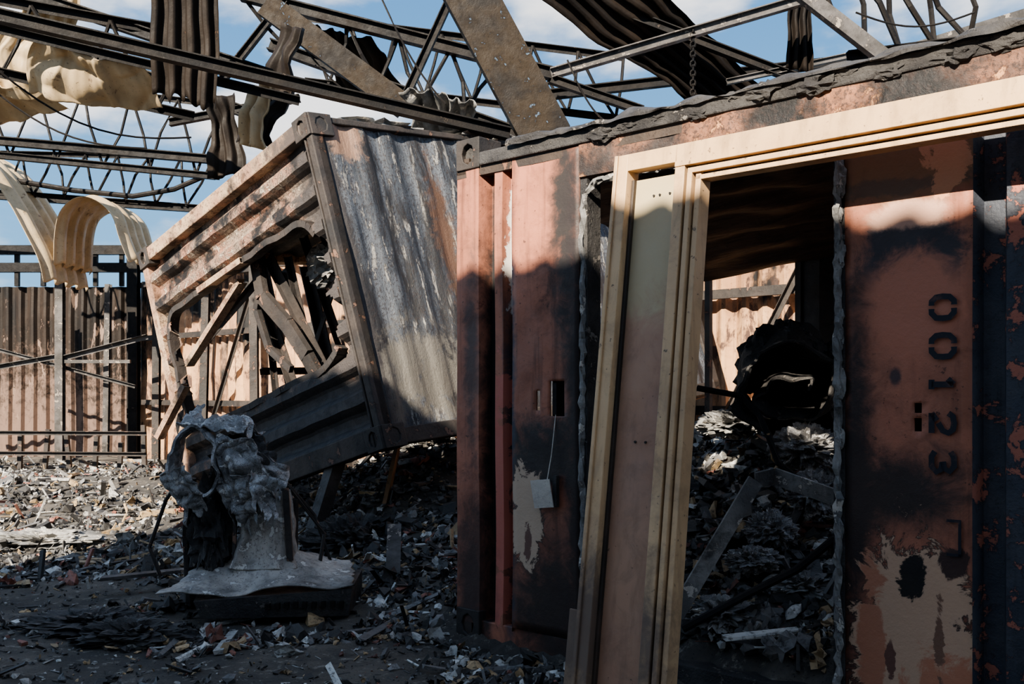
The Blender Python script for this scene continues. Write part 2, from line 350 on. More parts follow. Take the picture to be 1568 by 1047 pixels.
while len(pts)<19000:
    y=4.0*(4.6**rng.random()); x=rng.uniform(-.62,.12)*y
    w_=x*.682+y*.731-3.65; t=(x+.225)*.731-(y-5.2)*.682
    if t>-.16 and w_>-.12: continue
    if w_>5.5: continue
    clr=noise.noise(Vector((x*.8,y*.8,9)))
    dens=1.0; small=False
    if y<6.6+.8*clr and x<-2.0+.6*clr: dens=.30; small=True
    if y<5.0+.6*clr and x<-.3: dens=.30; small=True
    if y>7 and x<-2.5 and clr>.1: dens*=.45
    if ((x+1.4)/.66)**2+((y-5.65)/.45)**2<1: dens*=.15
    if rng.random()>dens: continue
    s=rng.gamma(2.0,.014)+.010; s=min(s,.13)*(1+.05*max(0,y-6))
    if small and rng.random()<.9: s*=.42
    pts.append((x,y,s,0))
debris('burnt_rubble',pts)
pts=[]
while len(pts)<8500:
    t=rng.uniform(-.05,4.0); w_=rng.uniform(.13,3.3)
    p=Vector((-.225,5.2,0))+DD*t+NN*w_
    s=min(rng.gamma(2.0,.019)+.012,.14); pts.append((p.x,p.y,s,0.0))
debris('burnt_container_contents',pts)
# ---------------------------------------------------------------- container A (standing)
MA=Matrix(((DD.x,NN.x,0,-.225),(DD.y,NN.y,0,5.2),(0,0,1,0),(0,0,0,1)))
A=empty('shipping_container',MA)
def inA(ob): ob.parent=A; return ob
LEN=5.9
def dent(p):
    n=noise.noise(Vector((p[0]*2.2,0,p[2]*1.3+4))); return (p[0],p[1]+.014*n,p[2])
mb=MB()
mb.profile([(-.09,.16),(-.09,0),(.075,0),(.095,.08),(.165,.08),(.18,.012),(.235,.012),(.25,.06),(.295,.06),(.31,0)],.1,2.46,30,0,dent)
inA(mb.make('corner_post',[m_left]))
def panel(t0,t1,z0,z1,holes,mat,name):
    us=sorted(set([t0,t1]+[h[0] for h in holes]+[h[1] for h in holes]+list(np.linspace(t0,t1,14))))
    zs=sorted(set([z0,z1]+[h[2] for h in holes]+[h[3] for h in holes]+list(np.linspace(z0,z1,50))))
    vs=[dent((u,0,z)) for z in zs for u in us]; fs=[]
    for j in range(len(zs)-1):
        for i in range(len(us)-1):
            cu=(us[i]+us[i+1])/2; cz=(zs[j]+zs[j+1])/2
            if any(h[0]<cu<h[1] and h[2]<cz<h[3] for h in holes): continue
            n=len(us); fs.append((j*n+i,j*n+i+1,(j+1)*n+i+1,(j+1)*n+i))
    mb=MB(); mb.add(vs,fs); ob=inA(mb.make(name,[mat],smooth=True))
    s_=ob.modifiers.new('t','SOLIDIFY'); s_.thickness=.01; s_.offset=-1
    return ob
panel(.31,.745,.12,2.47,[(.563,.655,1.184,1.353),(.474,.50,1.21,1.306)],m_left,'side_panel_front')
panel(2.045,2.515,.12,2.47,[(2.311,2.339,1.224,1.26),(2.311,2.339,1.157,1.205)],m_right,'side_panel_numbered')
mb=MB(); mb.box(.55,.66,.03,.05,1.17,1.37); mb.box(.47,.51,.03,.04,1.2,1.32); mb.box(.575,.60,.0,.03,1.19,1.345); mb.box(2.29,2.36,.03,.04,1.14,1.28)
inA(mb.make('lock_recess',[m_beam]))
prof=[];t=2.515
while t<LEN:
    prof+=[(t,0),(t+.02,.055),(t+.09,.055),(t+.11,0)]; t+=.21
mb=MB(); mb.profile(prof,.12,2.47,20,0,dent); inA(mb.make('side_corrugated',[m_corrA]))
mb=MB(); mb.grid(lambda u,v: dent((.745+u*1.31,-.004+.01*noise.noise(Vector((u*9,v*2,1))),2.31+.17*v)),40,6)
inA(mb.make('door_header',[m_top],smooth=True))
mb=MB(); mb.grid(lambda u,v:(2.0+u*(LEN-2.0),-.012+.008*noise.noise(Vector((u*30,v*2,1))),2.36+.12*v),120,5)
inA(mb.make('side_upper_band',[m_top],smooth=True))
mb=MB(); mb.box(.09,LEN,-.02,.10,2.465,2.535); inA(mb.make('top_rail',[m_crust],bevel=.008))
mb=MB()
def crust(u,v):
    a=v*math.pi; t=.3+u*(LEN-.3)+.01*noise.noise(Vector((u*60,v*5,4))); r=.02+.05*abs(noise.noise(Vector((t*3.3,v*2,2))))+.035*noise.noise(Vector((t*1.7,0,5)))+.02*noise.noise(Vector((t*9,v*3,5)))
    return (t,.03-math.cos(a)*(.06+max(0,r)*.4)+.012*noise.noise(Vector((t*13,v*6,0))),2.525+math.sin(a)*max(.008,r)+.012*noise.noise(Vector((t*11,v*7,7))))
mb.grid(crust,700,14)
for k in range(26):
    t_=.9+k*.17+random.uniform(-.05,.05); crumple(mb,(t_,-.012,2.50+random.uniform(-.025,.03)),random.uniform(.025,.055),70+k,(1.5,.45,.6),N=10,amp=.7)
inA(mb.make('roof_edge_crust',[m_crust]))
mb=MB(); mb.box(-.09,.76,.01,.14,.02,.12,0); mb.box(.76,LEN,.01,.14,.02,.12,1); inA(mb.make('bottom_rail',[m_left,m_crust],bevel=.006))
mb=MB()
for (cx,cz) in ((0,2.54),(0,.09),(LEN-.09,2.54),(LEN-.09,.09)):
    mb.cast((cx,-.012,cz),(1,0,0),(0,0,1),(0,-1,0),.17,.16,.17,0,1)
inA(mb.make('corner_castings',[m_Bdark,m_crust],bevel=.005))
mb=MB()
for v0 in (0,2.38):
    mb.box(-.09,LEN,v0,v0+.08,2.42,2.5)
mb.box(-.09,.0,0,2.46,2.44,2.52); mb.box(-.09,-.05,2.42,2.46,.05,2.5); mb.box(LEN-.1,LEN,0,2.46,.05,2.5); mb.box(-.09,.02,0,2.46,.02,.12)
mb.box(.62,.66,2.38,2.44,.1,2.4)
inA(mb.make('frame_rails',[m_inner]))
mb=MB(); mb.profile([(.66+i*.1+.02*(i%2),2.40+.04*((i//2)%2)) for i in range(52)],.1,2.45,6); inA(mb.make('rear_wall',[m_inner]))
mb=MB(); mb.grid(lambda u,v:(-.09+u*2.0,.12+v*2.3,2.49+.02*tri(u*10)),100,4); inA(mb.make('roof_sheet',[m_crust]))  # roof cut short out of view, shaped to let light onto the debris
def ceil(u,v):
    t=-.05+u*2.1+.1*noise.noise(Vector((v*9,2,2)))*u; ww=.1+v*2.25
    return (t,ww,2.44-.30*v**1.5-.06*math.sin(u*4+2)*v+.018*math.sin(v*42+3*noise.noise(Vector((t,0,0))))+.03*noise.noise(Vector((t*3,ww*3,0))))
mb=MB(); mb.grid(ceil,60,70); inA(mb.make('sagging_ceiling',[m_ceil],smooth=True))
def sealpath():
    p=[(.765,.0,.15)]
    for k in range(60): p.append((.765,-.002,.15+k*2.0/60))
    for k in range(10):
        a=k/9*math.pi/2; p.append((.765+.12*(1-math.cos(a)),-.004,2.16+.12*math.sin(a)))
    for k in range(40): p.append((.9+k*1.05/40,-.004,2.285))
    for k in range(9):
        a=k/8*math.pi/2; p.append((1.93+.09*math.sin(a),-.004,2.195+.09*math.cos(a)))
    for k in range(70): p.append((2.022,-.004,2.18-k*2.05/70))
    return [(a+random.uniform(-.005,.005),b+random.uniform(-.004,.004),c) for a,b,c in p]
mb=MB(); mb.tube(sealpath(),.014,8,0,.5); mb.box(.748,.79,.0,.1,.1,2.3,1); mb.box(2.0,2.045,.005,.1,.1,2.3,1)
for k in range(14): crumple(mb,(2.03,-.005,random.uniform(.3,2.2)),random.uniform(.012,.025),k+9,(.8,.5,2.0),N=8,amp=.6)
inA(mb.make('door_seal',[m_sheetg,m_crust]))
# stencilled digits 0 0 1 2 3, read downwards, broken strokes
G0=[[(.55,1.0),(.75,1.0),(.97,.8),(1.0,.5),(.97,.2),(.75,0),(.55,0)],[(.40,1.0),(.22,1.0),(.03,.8),(0,.5),(.03,.2),(.22,0),(.40,0)]]
G1=[[(.25,.72),(.5,.98)],[(.5,.98),(.5,0)],[(.28,0),(.72,0)]]
G2=[[(.05,.75),(.2,.95),(.5,1.0),(.8,.95),(.95,.75),(.85,.5),(.5,.3)],[(.40,.23),(.05,0)],[(.05,0),(.97,0)]]
G3=[[(.05,.85),(.3,1.0),(.7,1.0),(.95,.8),(.8,.56),(.5,.52)],[(.55,.48),(.85,.44),(1.0,.22),(.75,0),(.3,0),(.05,.15)]]
mb=MB(); SWd=.0105
def stroke(path,z0):
    P=[Vector((2.378+.078*y,0,z0-.078*x)) for x,y in path]
    L=[];R=[]
    for i,p in enumerate(P):
        d=(P[min(i+1,len(P)-1)]-P[max(i-1,0)]).normalized(); n=Vector((-d.z,0,d.x))
        L.append((p.x+n.x*SWd,-.0165,p.z+n.z*SWd)); R.append((p.x-n.x*SWd,-.0165,p.z-n.z*SWd))
    k=len(P); mb.add(L+R,[(i,i+1,k+i+1,k+i) for i in range(k-1)])
zz=1.64
for gset in (G0,G0,G1,G2,G3):
    for path in gset: stroke(path,zz)
    zz-=.137
inA(mb.make('stencil_number',[m_ink]))
mb=MB(); mb.box(2.43,2.48,-.0165,-.015,.84,.85); mb.box(2.47,2.48,-.0165,-.015,.72,.84); mb.box(2.43,2.48,-.0165,-.015,.72,.73); inA(mb.make('stencil_bracket',[m_ink]))
T=MB(); T.hexa([(.475,-.05,.87),(.60,-.055,.885),(.60,-.05,.885),(.475,-.045,.87),(.49,-.035,.735),(.615,-.04,.75),(.615,-.035,.75),(.49,-.03,.735)])
T.tube([(.60,-.005,1.19),(.595,-.03,1.0),(.585,-.05,.88)],.0025,5)
T.box(.60,.625,-.03,-.01,.75,.9,1)
inA(T.make('hanging_tag',[m_white,m_crust]))
# ---------------------------------------------------------------- leaning cream door frame
def fp(s,o,h):
    k=(2.31-h)/2.31
    return Vector((.716,4.1,h))+DD*s+Vector((-.225,-.385,0))*k-NN*o
mb=MB()
def fbox(s0,s1,o0,o1,h0,h1,mi=0):
    mb.hexa([fp(*q) for q in ((s0,o1,h0),(s1,o1,h0),(s1,o0,h0),(s0,o0,h0),(s0,o1,h1),(s1,o1,h1),(s1,o0,h1),(s0,o0,h1))],mi)
H=2.31
fbox(-.317,-.25,-.03,.055,.03,H)
fbox(-.317,-.30,.055,.065,.03,H)
fbox(-.25,.0,-.02,.0,.05,2.20,1)
fbox(-.25,-.235,0,.02,.05,2.2,2)
fbox(-.25,.0,-.02,.055,2.235,H)
fbox(-.012,.035,-.02,.05,.03,2.24)
fbox(.035,.047,-.02,.022,.03,2.2,2)
fbox(.047,.07,-.02,.048,.03,2.2)
fbox(.07,.080,-.02,.015,.03,2.19,2)
fbox(.080,.105,-.04,.035,.03,2.19)
fbox(-.012,1.75,-.03,.055,2.215,H)
fbox(.035,1.75,-.03,.022,2.203,2.215,2)
fbox(.047,1.75,-.03,.048,2.180,2.203)
fbox(.07,1.75,-.03,.015,2.170,2.18,2)
fbox(.080,1.75,-.04,.035,2.15,2.170)
fbox(1.66,1.75,-.03,.055,.03,2.15)
fbox(-.36,-.31,-.01,.0,.05,.86); fbox(-.40,-.31,.0,.008,.05,.42); fbox(-.345,-.31,.0,.03,.42,.84)
ob=mb.make('door_frame',[m_cream,m_creampanel,m_groove],bevel=.003)
mb=MB()
for (s_,h_) in ((-.14,2.12),(-.11,2.12),(-.06,2.12),(-.14,1.1),(-.09,1.1),(-.37,.2),(-.37,.36),(-.33,.75)):
    p=fp(s_,.004,h_); mb.tube([p+NN*.01,p-NN*.002],.005,8)
r=mb.make('screw_holes',[m_crust]); r.parent=ob
# ---------------------------------------------------------------- container B (tilted)
X=Vector((.677,-.69,.255)).normalized(); Y_=Vector((.694,.713,.088)); Y_=(Y_-X*X.dot(Y_)).normalized(); Z=X.cross(Y_)
Q=Vector((-1.483,7.2,3.31))
MBt=Matrix(((X.x,Y_.x,Z.x,Q.x),(X.y,Y_.y,Z.y,Q.y),(X.z,Y_.z,Z.z,Q.z),(0,0,0,1)))
Bc=empty('toppled_shipping_container',MBt)
def inB(o): o.parent=Bc; return o
W=2.9;Hh=2.48;BL=4.3
mb=MB()
mb.box(-W+.1,-.12,-.01,.12,-.12,0)
mb.box(-W,-W+.10,0,.14,-Hh+.1,-.1)
mb.box(-W,0,BL-.1,BL,-.1,0); mb.box(-W,0,BL-.1,BL,-Hh,-Hh+.14)
mb.box(-W,-W+.1,.1,BL,-.1,0); mb.box(-W,-W+.1,.1,BL,-Hh,-Hh+.12)
inB(mb.make('front_frame',[m_Bframe],bevel=.01))
mb=MB(); mb.box(-.07,0,-.005,.10,-Hh+.1,-.12); mb.box(-.105,-.085,-.005,.05,-Hh+.1,-.12); mb.box(-.12,-.0,.03,.1,-Hh+.1,-.12)
mb.box(-W+.1,-.1,-.01,.14,-Hh,-Hh+.16); mb.box(-.1,0,.1,BL,-Hh,-Hh+.12); mb.box(-.1,-.0,.12,BL,-.05,0);mb.box(-.1,0,BL-.1,BL,-Hh,0)
inB(mb.make('corner_post',[m_Bdark],bevel=.008))
mb=MB()
for cx,cz in ((-.09,-.07),(-.09,-Hh+.07),(-W+.09,-.07)):
    mb.cast((cx,-.02,cz),(1,0,0),(0,0,1),(0,-1,0),.19,.17,.18,0,1)
    if cx>-1: mb.cast((.012,.10,cz),(0,1,0),(0,0,1),(1,0,0),.2,.17,.18,0,1)
inB(mb.make('corner_castings',[m_Bdark,m_crust],bevel=.006))
HX0,HX1,HZ0,HZ1,HR=-2.68,-.26,-1.78,-.66,.22
def inhole(x,z):
    dx=max(HX0+HR-x,x-(HX1-HR),0); dz=max(HZ0+HR-z,z-(HZ1-HR),0)
    if dx>0 and dz>0: return math.hypot(dx,dz)<HR+.0
    return HX0<x<HX1 and HZ0<z<HZ1
def rib(z): return .045+.04*tri(-z/.26+.1)
mb=MB()
NXB,NZB=116,94
def face(u,v):
    x=-W+.1+u*(W-.22); z=-Hh+.14+v*(Hh-.26)
    return Vector((x,rib(z)+.012*noise.noise(Vector((x*2,0,z*2))),z))+noise.noise_vector(Vector((x*5,0,z*5)))*.008
mb.grid(face,NXB,NZB,0,lambda u,v: inhole(-W+.1+u*(W-.22)+.10*noise.noise(Vector((u*14,v*14,0)))-.04,-Hh+.14+v*(Hh-.26)+.04*noise.noise(Vector((u*20,v*20,5)))))
inB(mb.make('ribbed_end_panel',[m_Bband],smooth=False)).modifiers.new('s','SOLIDIFY').thickness=.006
def rr():
    out=[]
    for (cx,cz,a0) in ((HX1-HR,HZ1-HR,0),(HX0+HR,HZ1-HR,90),(HX0+HR,HZ0+HR,180),(HX1-HR,HZ0+HR,270)):
        for k in range(7):
            a=math.radians(a0+k*15); out.append((cx+HR*math.cos(a),cz+HR*math.sin(a)))
    out.append(out[0]); return out
pr=rr()
mb=MB()
for i in range(1,len(pr)-4):
    (a,b),(c_,d_)=pr[i],pr[i+1]
    L=math.hypot(c_-a,d_-b); n=max(1,int(L/.12)); prev=None
    for k in range(n+1):
        f=k/n; x=a+(c_-a)*f; z=b+(d_-b)*f; q=Vector((x,.05,z))+noise.noise_vector(Vector((x*4,1,z*4)))*.03
        if prev is not None: mb.beam(prev,q,.05,.09,up=(0,1,0))
        prev=q
inB(mb.make('opening_rim',[m_Bdark]))
mb=MB()
def sideB(u,v):
    y=.11+u*(BL-.2); z=-Hh+.1+v*(Hh-.14)
    n=noise.noise_vector(Vector((1,y*1.5,z*1.2)))
    return (-.03+.010*tri(y/.27+.12*noise.noise(Vector((3,y,z))))+.035*n.x+.014*noise.noise(Vector((0,y*7,z*3))),y+.01*n.y,z)
mb.grid(sideB,190,60); inB(mb.make('side_corrugated',[m_Bgrey],smooth=True))
mb=MB(); mb.grid(lambda u,v:(-W+.05+u*(W-.1),.05+v*(BL-.1),-.03+.02*tri(v*16)+.03*noise.noise(Vector((u*4,v*5,0)))),30,120); inB(mb.make('roof_sheet',[m_crust]))
mb=MB()
for a,b,w1,t1 in (((-2.6,.3,-.95),(-1.5,.3,-.72),.05,.05),((-1.25,.25,-.62),(-.95,.35,-1.75),.10,.04),((-1.05,.3,-.7),(-1.2,.4,-1.9),.05,.05),
   ((-2.0,.6,-.6),(-1.85,.7,-2.3),.09,.06),((-2.7,.5,-1.9),(-.4,.5,-1.85),.06,.06),((-2.5,1.2,-.3),(-2.2,1.3,-2.3),.1,.08),((-1.4,1.4,-.2),(-2.6,1.4,-1.2),.06,.06),
   ((-.8,.5,-.5),(-.5,.5,-1.9),.07,.05),((-1.6,.9,-.3),(-1.3,.9,-2.2),.07,.05),((-2.9,1.8,-.1),(-2.9,1.8,-2.4),.1,.1),((-2.9,2.8,-.1),(-2.9,2.8,-2.4),.1,.1),((-2.9,1.0,-1.2),(-2.9,4,-1.4),.06,.06),
   ((-2.9,1.3,-.1),(-2.8,1.2,-2.4),.06,.06),((-2.9,3.4,-.1),(-2.9,3.4,-2.4),.07,.07),((-2.9,.3,-2.0),(-2.9,4,-1.7),.05,.05),((-2.3,.9,-.2),(-2.75,.9,-2.3),.05,.05)):
    mb.beam(a,b,w1,t1,kind='L')
inB(mb.make('interior_struts',[m_Bdark]))
mb=MB()
pp=[(-1.35,.2,-.62),(-1.30,.15,-.95),(-1.12,.2,-1.25),(-.98,.22,-1.55),(-.95,.3,-1.85)]
for i in range(4): mb.beam(pp[i],pp[i+1],.13,.05,up=(0,1,0))
pp=[(-1.30,.2,-.75),(-1.5,.2,-1.0),(-1.45,.2,-1.35),(-1.2,.2,-1.6)]
for i in range(3): mb.beam(pp[i],pp[i+1],.06,.04,up=(0,1,0))
inB(mb.make('buckled_frame_strip',[m_Bdark]))
mb=MB()
for a,b in (((-2.95,-.15,-1.72),(-2.55,.0,-1.35)),((-2.0,.02,-.66),(-1.25,.02,-.66)),((-2.6,.1,-1.15),(-1.5,.12,-.75))): mb.beam(a,b,.08,.05,kind='C')
inB(mb.make('bent_brackets',[m_Bframe]))
mb=MB(); crumple(mb,(-.75,.5,-.85),.2,3,(1.3,.6,.7),N=22,amp=.6); crumple(mb,(-.3,.8,.02),.25,5,(.9,1.7,.28),N=22,amp=.6); crumple(mb,(-.2,1.9,.03),.25,8,(.8,1.6,.3),N=22,amp=.6)
inB(mb.make('crumpled_lining',[m_sheetg]))
# ---------------------------------------------------------------- building walls
def wall(name,a,b,z0,z1,mat,pitch=.25,amp=.03):
    a=Vector(a);b=Vector(b);L=(b-a).length;d=(b-a).normalized();n=Vector((d.y,-d.x,0))
    N=int(L/pitch)*5; mb=MB()
    vs=[];K=6
    for k in range(K+1):
        for i in range(N+1):
            u=i/N; p=a+d*(L*u)+n*(amp*tri(u*L/pitch))+n*.06*noise.noise(Vector((u*L*.5,k*.7,0))); vs.append((p.x,p.y,z0+(z1-z0)*k/K))
    fs=[(k*(N+1)+i,k*(N+1)+i+1,(k+1)*(N+1)+i+1,(k+1)*(N+1)+i) for k in range(K) for i in range(N)]
    mb.add(vs,fs); o=mb.make(name,[mat]); return o
wall('wall_back',(-15,19.9,0),(-7.5,19.9,0),-.2,3.4,m_wallL)
e0=Vector((-7.5,20,0)); wall('wall_right',e0,e0+DD*20,-.2,3.5,m_wallR)
mb=MB()
for z in (1.1,2.35,3.4): mb.beam(e0-NN*.15+Vector((0,0,z)),e0+DD*20-NN*.15+Vector((0,0,z)),.06,.10)
for i in range(12):
    q=e0+DD*(1.2+i*1.7)-NN*.25; mb.beam(q,q+Vector((random.uniform(-.08,.08),0,3.6)),.13,.13,kind='I',up=(0,1,0))
    if i%2: mb.beam(q+Vector((0,0,.2)),q+DD*1.7+Vector((0,0,3.2)),.06,.06,kind='L')
mb.make('wall_girts',[m_Bdark])
f0=Vector((-.225,5.2,0))-NN*6.65
wall('unseen_shade_wall',f0+DD*(-2.3),f0+DD*16,0,6.2,m_wallF)  # unseen wall added behind the camera, sized to cast the shade line
mb=MB()
for z in (4.12,3.77): mb.beam((-15,19.8,z),(-7.3,19.8,z),.15,.18,kind='box')
for i in range(14): mb.beam((-14+i*.52,19.8,3.4),(-14+i*.52,19.8,4.12),.08,.08)
mb.beam((-7.45,19.6,0),(-7.45,19.6,4.3),.2,.2,kind='I')
mb.make('trim_eaves',[m_beam])
mb=MB()
mb.beam((-8.17,18,0),(-8.17,18,3.85),.14,.14,kind='I',up=(0,1,0)); mb.beam((-7.55,18.5,.1),(-7.5,18.5,3.3),.1,.1,kind='C',up=(0,1,0)); mb.beam((-9.6,18,0),(-9.6,18,3.8),.14,.14,kind='I',up=(0,1,0))
mb.beam((-11,18,1.45),(-8.17,18,1.95),.09,.09,kind='L'); mb.beam((-8.17,18,1.9),(-6.6,18,2.3),.09,.09,kind='L'); mb.beam((-9.8,18,2.2),(-6.9,18.2,1.4),.07,.07,kind='L'); mb.beam((-8.17,18,1.85),(-6.9,18,1.85),.06,.06)
mb.make('steel_column_frame',[m_lbeam])
mb=MB()
for z in (.28,.62): mb.beam((-11,16.8,z),(-6.0,16.3,z),.07,.07,kind='L')
for i in range(12): mb.beam((-10.8+i*.42,16.75,0),(-10.8+i*.42+random.uniform(-.06,.06),16.75,random.uniform(.45,.8)),.07,.07)
mb.make('burnt_rack',[m_Bdark])
# ---------------------------------------------------------------- roof wreckage
def rb(a,b,w1,t1,mat=m_beam,kind='I',name='roof_beam',up=(0,0,1)):
    m=MB(); a=Vector(a);b=Vector(b); m.beam(a,b,w1,t1,up,0,kind); return m.make(name,[mat])
rb((-5.5,7.3,4.46),(-.02,8.38,3.47),.10,.10)
rb((-5.3,8.2,4.55),(-1.9,8.9,3.9),.07,.07,kind='L')
rb((-10,15.24,5.33),(-4.5,15.24,4.85),.12,.13); rb((-10,15.24,5.13),(-4.55,15.24,4.60),.1,.1)
rb((-11,18.3,5.0),(-5.8,18.3,4.66),.12,.12)
rb((-2.9,10.67,5.56),(.46,10.67,4.7),.12,.13); rb((-2.6,10.67,5.02),(.2,10.67,4.02),.12,.12)
rb((-2.45,9.9,5.15),(-1.07,9.9,4.13),.10,.24,m_bbeam,'C'); rb((-.55,9.9,5.35),(-1.12,9.9,4.1),.08,.08)
rb((-2.35,10.67,5.6),(-3.1,10.67,4.65),.08,.08)
rb((-.62,8.38,5.13),(.30,8.38,3.42),.16,.42,m_bbeam,'C')
rb((.36,9.14,4.22),(3.3,9.14,5.08),.09,.09,m_lbeam); rb((.36,9.14,4.17),(1.2,9.14,3.88),.08,.08)
rb((2.35,8.38,4.72),(3.15,8.38,4.1),.08,.12,m_lbeam,'C')
rb((4.3,10.67,4.98),(6,10.67,5.5),.1,.10,m_lbeam,'C'); rb((2.3,10.67,4.62),(3.6,10.67,4.9),.06,.06,m_lbeam)
rb((-.2,10.67,5.9),(3.2,10.67,4.6),.1,.1); rb((.1,12.2,4.9),(4.5,12.2,5.4),.1,.12)
rb((-4.2,12.2,4.6),(-2.6,12.2,4.9),.09,.09); rb((-6.5,12.2,5.9),(-3.2,12.2,4.7),.12,.13)
rb((-4.6,9.14,5.0),(-2.2,9.14,4.2),.09,.10)
def truss(name,a0,a1,b0,b1,n,r,mat=m_beam,flat=False):
    m=MB(); a0,a1,b0,b1=map(Vector,(a0,a1,b0,b1))
    m.beam(a0,a1,.07,.08,kind='L'); m.beam(b0,b1,.07,.08,kind='L')
    for i in range(n):
        u=i/n;v=(i+.5)/n;w2=(i+1)/n
        p=a0.lerp(a1,u);q=b0.lerp(b1,v);s=a0.lerp(a1,w2)
        j=Vector((random.uniform(-.05,.05),random.uniform(-.1,.1),random.uniform(-.05,.05)))
        m.tube([p,(p+q)/2+j,q],r,6); m.tube([q,(s+q)/2-j,s],r,6)
    return m.make(name,[mat])
truss('roof_truss',(-9.5,15.3,6.3),(-4.4,15.3,5.7),(-9.5,15.3,5.1),(-4.5,15.3,4.6),7,.022)
truss('roof_truss',(-10,17,5.4),(-5.1,17,5.3),(-10,17,4.8),(-5.3,17,4.45),9,.022)
truss('roof_truss',(-2.9,10.7,5.56),(.46,10.7,4.7),(-2.6,10.7,5.02),(.2,10.7,4.02),6,.022)
truss('roof_truss',(-2.6,12.5,6.0),(1.4,12.5,5.5),(-2.6,12.5,5.2),(1.6,12.5,4.7),7,.02)
truss('roof_truss',(2.6,8.6,5.0),(3.9,8.6,4.9),(2.9,8.6,4.2),(4.1,8.6,4.35),4,.025)
truss('roof_truss',(-5.6,8.6,4.9),(-3.0,9.2,4.6),(-5.5,8.6,4.3),(-3.0,9.4,3.9),4,.018)
m=MB(); pp=[(-9.5,16.8,5.0),(-8.6,16.8,4.9),(-7.4,16.8,4.7),(-6.4,16.8,4.6),(-5.7,16.8,4.72),(-5.1,16.8,4.98)]
m.tube(pp,.045,8); m.make('sagging_purlin',[m_beam])
m=MB()
for (a,b,s_) in (((-4.5,8.0,4.2),(-2.9,9,3.6),.3),((-4.9,9,4.2),(-3.3,9,3.5),.2),((-2.4,10,5.2),(-.9,10,4.1),.35),((-1.2,9,4.9),(-.6,9,3.9),.1),((.5,9,4.3),(.9,9,3.7),.1),((2.9,8.4,4.5),(3.9,8.4,4.5),.12)):
    a=Vector(a);b=Vector(b); m.tube([a.lerp(b,k/12)-Vector((0,0,s_*math.sin(k/12*math.pi))) for k in range(13)],.009,5)
m.make('hanging_cables',[m_beam])
m=MB()
for k in range(15):
    z=4.62-k*.044
    pts_=[Vector((1.66,9.14,z))+ (Vector((math.cos(a)*.022,0,math.sin(a)*.03)) if k%2 else Vector((0,math.cos(a)*.022,math.sin(a)*.03))) for a in [i*math.pi/4 for i in range(9)]]
    m.tube(pts_,.010,5)
m.make('hanging_chain',[m_beam])
CR='corrugated_roof_sheet'
sheet(CR,(-4.11,8.6,4.29),(-3.27,8.6,4.25),(-3.18,9.0,3.87),(-4.36,9.0,3.96),m_sheetc,70,40,.012,5,.14,1.6,ridge=.06)
sheet(CR,(-5.3,9.75,4.95),(-4.6,9.75,4.85),(-4.60,10.06,4.27),(-5.5,10.06,4.3),m_sheetc,60,40,.015,4,.14,1.6,ridge=.05)
sheet(CR,(-4.5,9.14,5.05),(-3.95,9.14,5.0),(-4.12,9.45,4.65),(-4.67,9.45,4.70),m_sheetc,50,20,.02,4,.10,1.8)
sheet(CR,(-5.6,9.9,4.4),(-4.9,9.9,4.35),(-4.6,10.4,4.2),(-5.6,10.4,4.0),m_sheetc,50,20,.02,4,.12,1.8)
sheet(CR,(-3.05,8.38,4.85),(-2.44,8.38,4.85),(-2.50,8.5,3.67),(-3.05,8.5,3.78),m_sheetd,60,20,.035,4,.04,1.5,ragged=.12)
sheet(CR,(-3.32,10.67,4.45),(-3.0,10.67,4.48),(-2.82,10.67,3.65),(-3.18,10.67,3.55),m_sheetd,40,20,.03,2,.1,1.8)
sheet(CR,(-2.18,9.45,4.7),(-1.98,9.3,4.56),(-2.2,9.45,3.6),(-2.60,9.6,3.75),m_sheetd,40,24,.03,2,.14,2.2)
sheet(CR,(-2.45,9.35,4.15),(-2.25,9.25,4.2),(-2.3,9.35,3.55),(-2.60,9.4,3.65),m_sheetc,30,24,.03,2,.10,2.2)
sheet(CR,(-.25,10.3,5.75),(1.25,10.3,5.7),(3.0,11.3,4.66),(1.95,11.3,4.62),m_sheetd,60,20,.03,6,.08,1.5)
sheet(CR,(2.62,9.5,5.1),(2.85,9.5,5.1),(2.9,9.6,4.35),(2.65,9.6,4.4),m_sheetd,40,12,.03,3,.05,1.5)
sheet(CR,(-2.2,10.8,5.35),(-1.5,10.8,5.1),(-1.1,11.6,4.6),(-2.0,11.6,4.75),m_sheetd,60,20,.02,5,.12,1.8)
sheet(CR,(-.95,9.1,4.05),(-.35,9.1,4.0),(-.30,9.6,3.75),(-.9,9.6,3.72),m_sheetg,40,20,.03,5,.12,2.5)
def ribbon(name,pts,dy,mat):
    m=MB(); pts=[Vector(p) for p in pts]; n=len(pts)-1
    def fn(u,v):
        x=v*n; i=min(int(x),n-1); f=x-i
        p0=pts[max(i-1,0)];p1=pts[i];p2=pts[i+1];p3=pts[min(i+2,n)]
        p=.5*((2*p1)+(p2-p0)*f+(2*p0-5*p1+4*p2-p3)*f*f+(3*p1-p0-3*p2+p3)*f**3)
        return p+Vector((0.04*tri(u*4),dy*u,.03*tri(u*4)))+noise.noise_vector(p*1.4)*.08
    m.grid(fn,40,30); o=m.make(name,[mat],smooth=True); s_=o.modifiers.new('s','SOLIDIFY'); s_.thickness=.006; return o
ribbon(CR,[(-9.4,16.0,5.5),(-8.6,16.0,5.15),(-8.05,16.0,4.45),(-7.7,16.0,3.72),(-7.5,16.0,3.1)],1.6,m_sheetc)
ribbon(CR,[(-7.47,16.3,3.4),(-7.36,16.3,4.2),(-6.97,16.3,4.51),(-6.53,16.3,4.27),(-6.25,16.3,3.5)],1.4,m_sheetc)
# ---------------------------------------------------------------- melted machine wreck
G=empty('melted_machine',Matrix.Translation((-1.42,5.85,.04)))
def inG(o): o.parent=G; return o
mb=MB()
